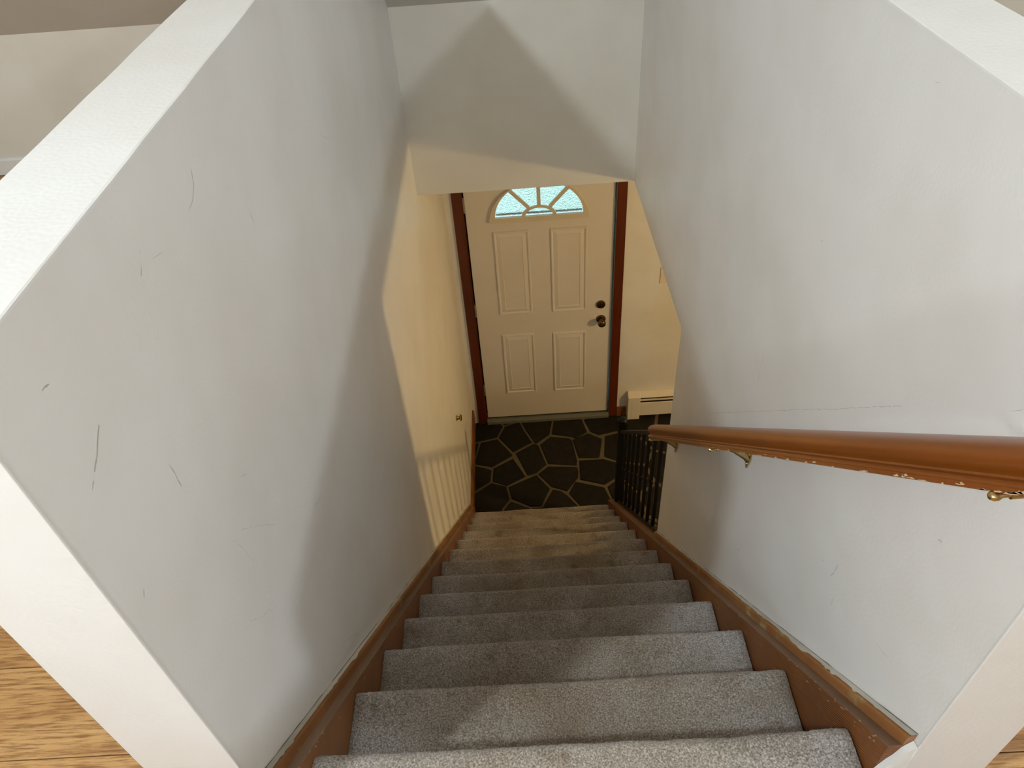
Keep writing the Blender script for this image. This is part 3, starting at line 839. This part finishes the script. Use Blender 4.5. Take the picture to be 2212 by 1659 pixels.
struct(MB().box(-0.310, 0.6085, YD-0.011, YD-0.0003, 2.055, 2.12).box(-0.304, 0.607, YD, dy+0.05, 2.050, 2.06), 'trim_7', 'casing', 'reddish-brown head casing hidden above the front door', 'trim')
struct(MB().prism([(YD-0.026, 0.001), (YD-0.022, 0.020), (YD-0.004, 0.036), (dy+0.12, 0.039), (dy+0.12, 0.001)], -0.3035, 0.6065), 'trim_8', 'sill', 'grey metal sill under the front door', 'sill')

# ================================================================== SMALL FITTINGS
ht = empty('baseboard_heater', (1.6, YD-0.03, 0.0), 'cream enamelled baseboard heater on the entry wall right of the door', 'heater')
yf = YD - 0.058
prof_h = lambda e: [(YD-0.001, 0.0), (YD-0.001, 0.236+e), (YD-0.012, 0.236+e), (yf-e, 0.214+e), (yf-e, 0.0)]
MB().prism(prof_h(0.003), 0.740, 0.829).build('end_cap', 'heater', ht, 0.003)
MB().box(0.769, 0.7705, yf-0.0036, yf-0.0025, 0.004, 0.165).build('cap_seam', 'scuff', ht)
MB().prism([(YD-0.001, 0.030), (YD-0.001, 0.232), (YD-0.010, 0.232), (YD-0.010, 0.030)], 0.829, 2.6).build('back_panel', 'heater', ht)
MB().prism([(YD-0.010, 0.232), (yf, 0.216), (yf, 0.211), (yf+0.003, 0.211), (yf+0.003, 0.213), (YD-0.010, 0.228)], 0.829, 2.6).build('top_hood', 'heater', ht)
MB().prism([(yf, 0.036), (yf, 0.160), (yf+0.004, 0.163), (yf+0.004, 0.036)], 0.829, 2.6).build('front_cover', 'heater', ht)
MB().prism([(yf+0.001, 0.182), (yf+0.001, 0.195), (yf+0.005, 0.196), (yf+0.005, 0.183)], 0.829, 2.6).build('damper', 'heater', ht)
MB().box(0.829, 2.6, yf+0.026, YD-0.0105, 0.040, 0.195).build('fin_core', 'dark', ht)

pl = empty('switch_plate', (0.945, YD, 1.24), 'ivory switch plate on the entry wall half hidden by the stair wall', 'switch plate')
MB().box(0.905, 0.985, YD-0.006, YD-0.0003, 1.175, 1.295).build('plate', 'plate', pl, 0.002)
MB().box(0.940, 0.950, YD-0.016, YD-0.006, 1.225, 1.247).build('toggle', 'plate', pl, 0.001)

ds = empty('door_stop', (XL, 3.02, 0.99), 'small brass bell-shaped door stop on the left entry wall', 'door stop')
MB().lathe([(0.0003, 0.0175), (0.004, 0.0175), (0.008, 0.012), (0.016, 0.0105), (0.021, 0.0135), (0.024, 0.0215), (0.028, 0.0225)], (XL, 3.02, 0.99), (1, 0, 0), 20).build('bell', 'brass', ds, 0, True)
MB().lathe([(0.0275, 0.017), (0.032, 0.015), (0.033, 0.001)], (XL, 3.02, 0.99), (1, 0, 0), 16).build('rubber_tip', 'dark', ds, 0, True)

# ================================================================== LAMPS
def ceiling_lamp(x, y, power, label, col=COOL):
    t = empty('ceiling_lamp', (x, y, 4.99), label, 'lamp', 'upstairs ceiling lamps')
    MB().lathe([(0.0003, 0.075), (0.012, 0.075), (0.028, 0.055), (0.065, 0.045)], (x, y, 4.99), (0, 0, -1), 24).build('base', 'trim_white', t, 0, True)
    MB().sphere((x, y, 4.87), 0.060, 16, 10).build('globe', emit('lamp_glow', col, power), t, 0, True)
ceiling_lamp(-1.409, -0.50, LAMP_L, 'white globe ceiling lamp in the left upstairs room')
ceiling_lamp(1.967, 0.014, LAMP_R, 'white globe ceiling lamp in the right upstairs room')
fl_ = empty('floor_lamp', (-0.10, -1.20, ZF), 'slim standing lamp with a white globe behind the stair head', 'lamp')
MB().lathe([(0.0005, 0.13), (0.015, 0.13), (0.024, 0.10), (0.028, 0.015)], (-0.10, -1.20, ZF), (0, 0, 1), 28).build('base', 'iron', fl_, 0, True)
MB().tube([(-0.10, -1.20, ZF+0.026), (-0.10, -1.20, 3.835)], 0.010, 12).build('pole', 'iron', fl_)
MB().sphere((-0.10, -1.20, 3.89), 0.060, 16, 10).build('globe', emit('lamp_glow', COOL, LAMP_C), fl_, 0, True)
pn = empty('pendant_lamp', (2.51, 2.02, ZS), 'warm globe pendant lamp hanging in the room right of the entry', 'lamp')
MB().lathe([(0.0003, 0.06), (0.015, 0.055), (0.025, 0.012)], (2.51, 2.02, ZS), (0, 0, -1), 20).build('canopy', 'brass', pn, 0, True)
MB().tube([(2.51, 2.02, ZS-0.02), (2.51, 2.02, 2.028)], 0.004, 8).build('cord', 'dark', pn)
MB().sphere((2.51, 2.02, 1.96), 0.070, 16, 10).build('globe', emit('warm_glow', WARM, LAMP_F), pn, 0, True)

# ================================================================== OUTSIDE, seen blurred through the fanlight
struct(MB().box(-9, 9, YD+0.17, 22, -0.32, -0.16), 'ground', 'lawn', 'green lawn outside the front door', 'ground')
struct(MB().box(-0.9, 0.75, YD+0.17, 14, -0.159, -0.13), 'path', 'concrete', 'pale concrete path leading to the front door', 'path')
def shrub(x, y, r, h, label):
    t = empty('shrub', (x, y, -0.16), label, 'shrub', 'shrubs by the front path')
    rr = random.Random(int(x*100))
    MB().tube([(x, y, -0.16), (x+0.02, y, -0.16+h*0.5)], [0.03, 0.02], 8).build('stem', 'casing', t)
    vs, fs = [], []
    for i in range(900):
        a, u = rr.uniform(0, 6.283), rr.uniform(-1, 1)
        q = math.sqrt(1-u*u); rad = rr.uniform(0.6, 1.0)
        c = Vector((x + r*q*math.cos(a)*rad, y + r*q*math.sin(a)*rad, -0.16 + h*0.55 + h*0.45*u*rad))
        d1 = Vector((rr.uniform(-1,1), rr.uniform(-1,1), rr.uniform(-1,1))).normalized() * 0.05
        d2 = d1.orthogonal().normalized() * 0.022
        b0 = len(vs)
        vs += [c-d1, c+d2, c+d1, c-d2]
        fs.append((b0, b0+1, b0+2, b0+3))
    f = MB().add(vs, fs).build('foliage', 'leaf', t)
    f['kind'] = 'stuff'
shrub(1.15, 5.6, 0.42, 0.8, 'green shrub right of the path nearest the door')
shrub(-1.4, 6.4, 0.5, 0.9, 'green shrub left of the path outside')
shrub(1.5, 7.4, 0.6, 1.0, 'green shrub farther along the right of the path')
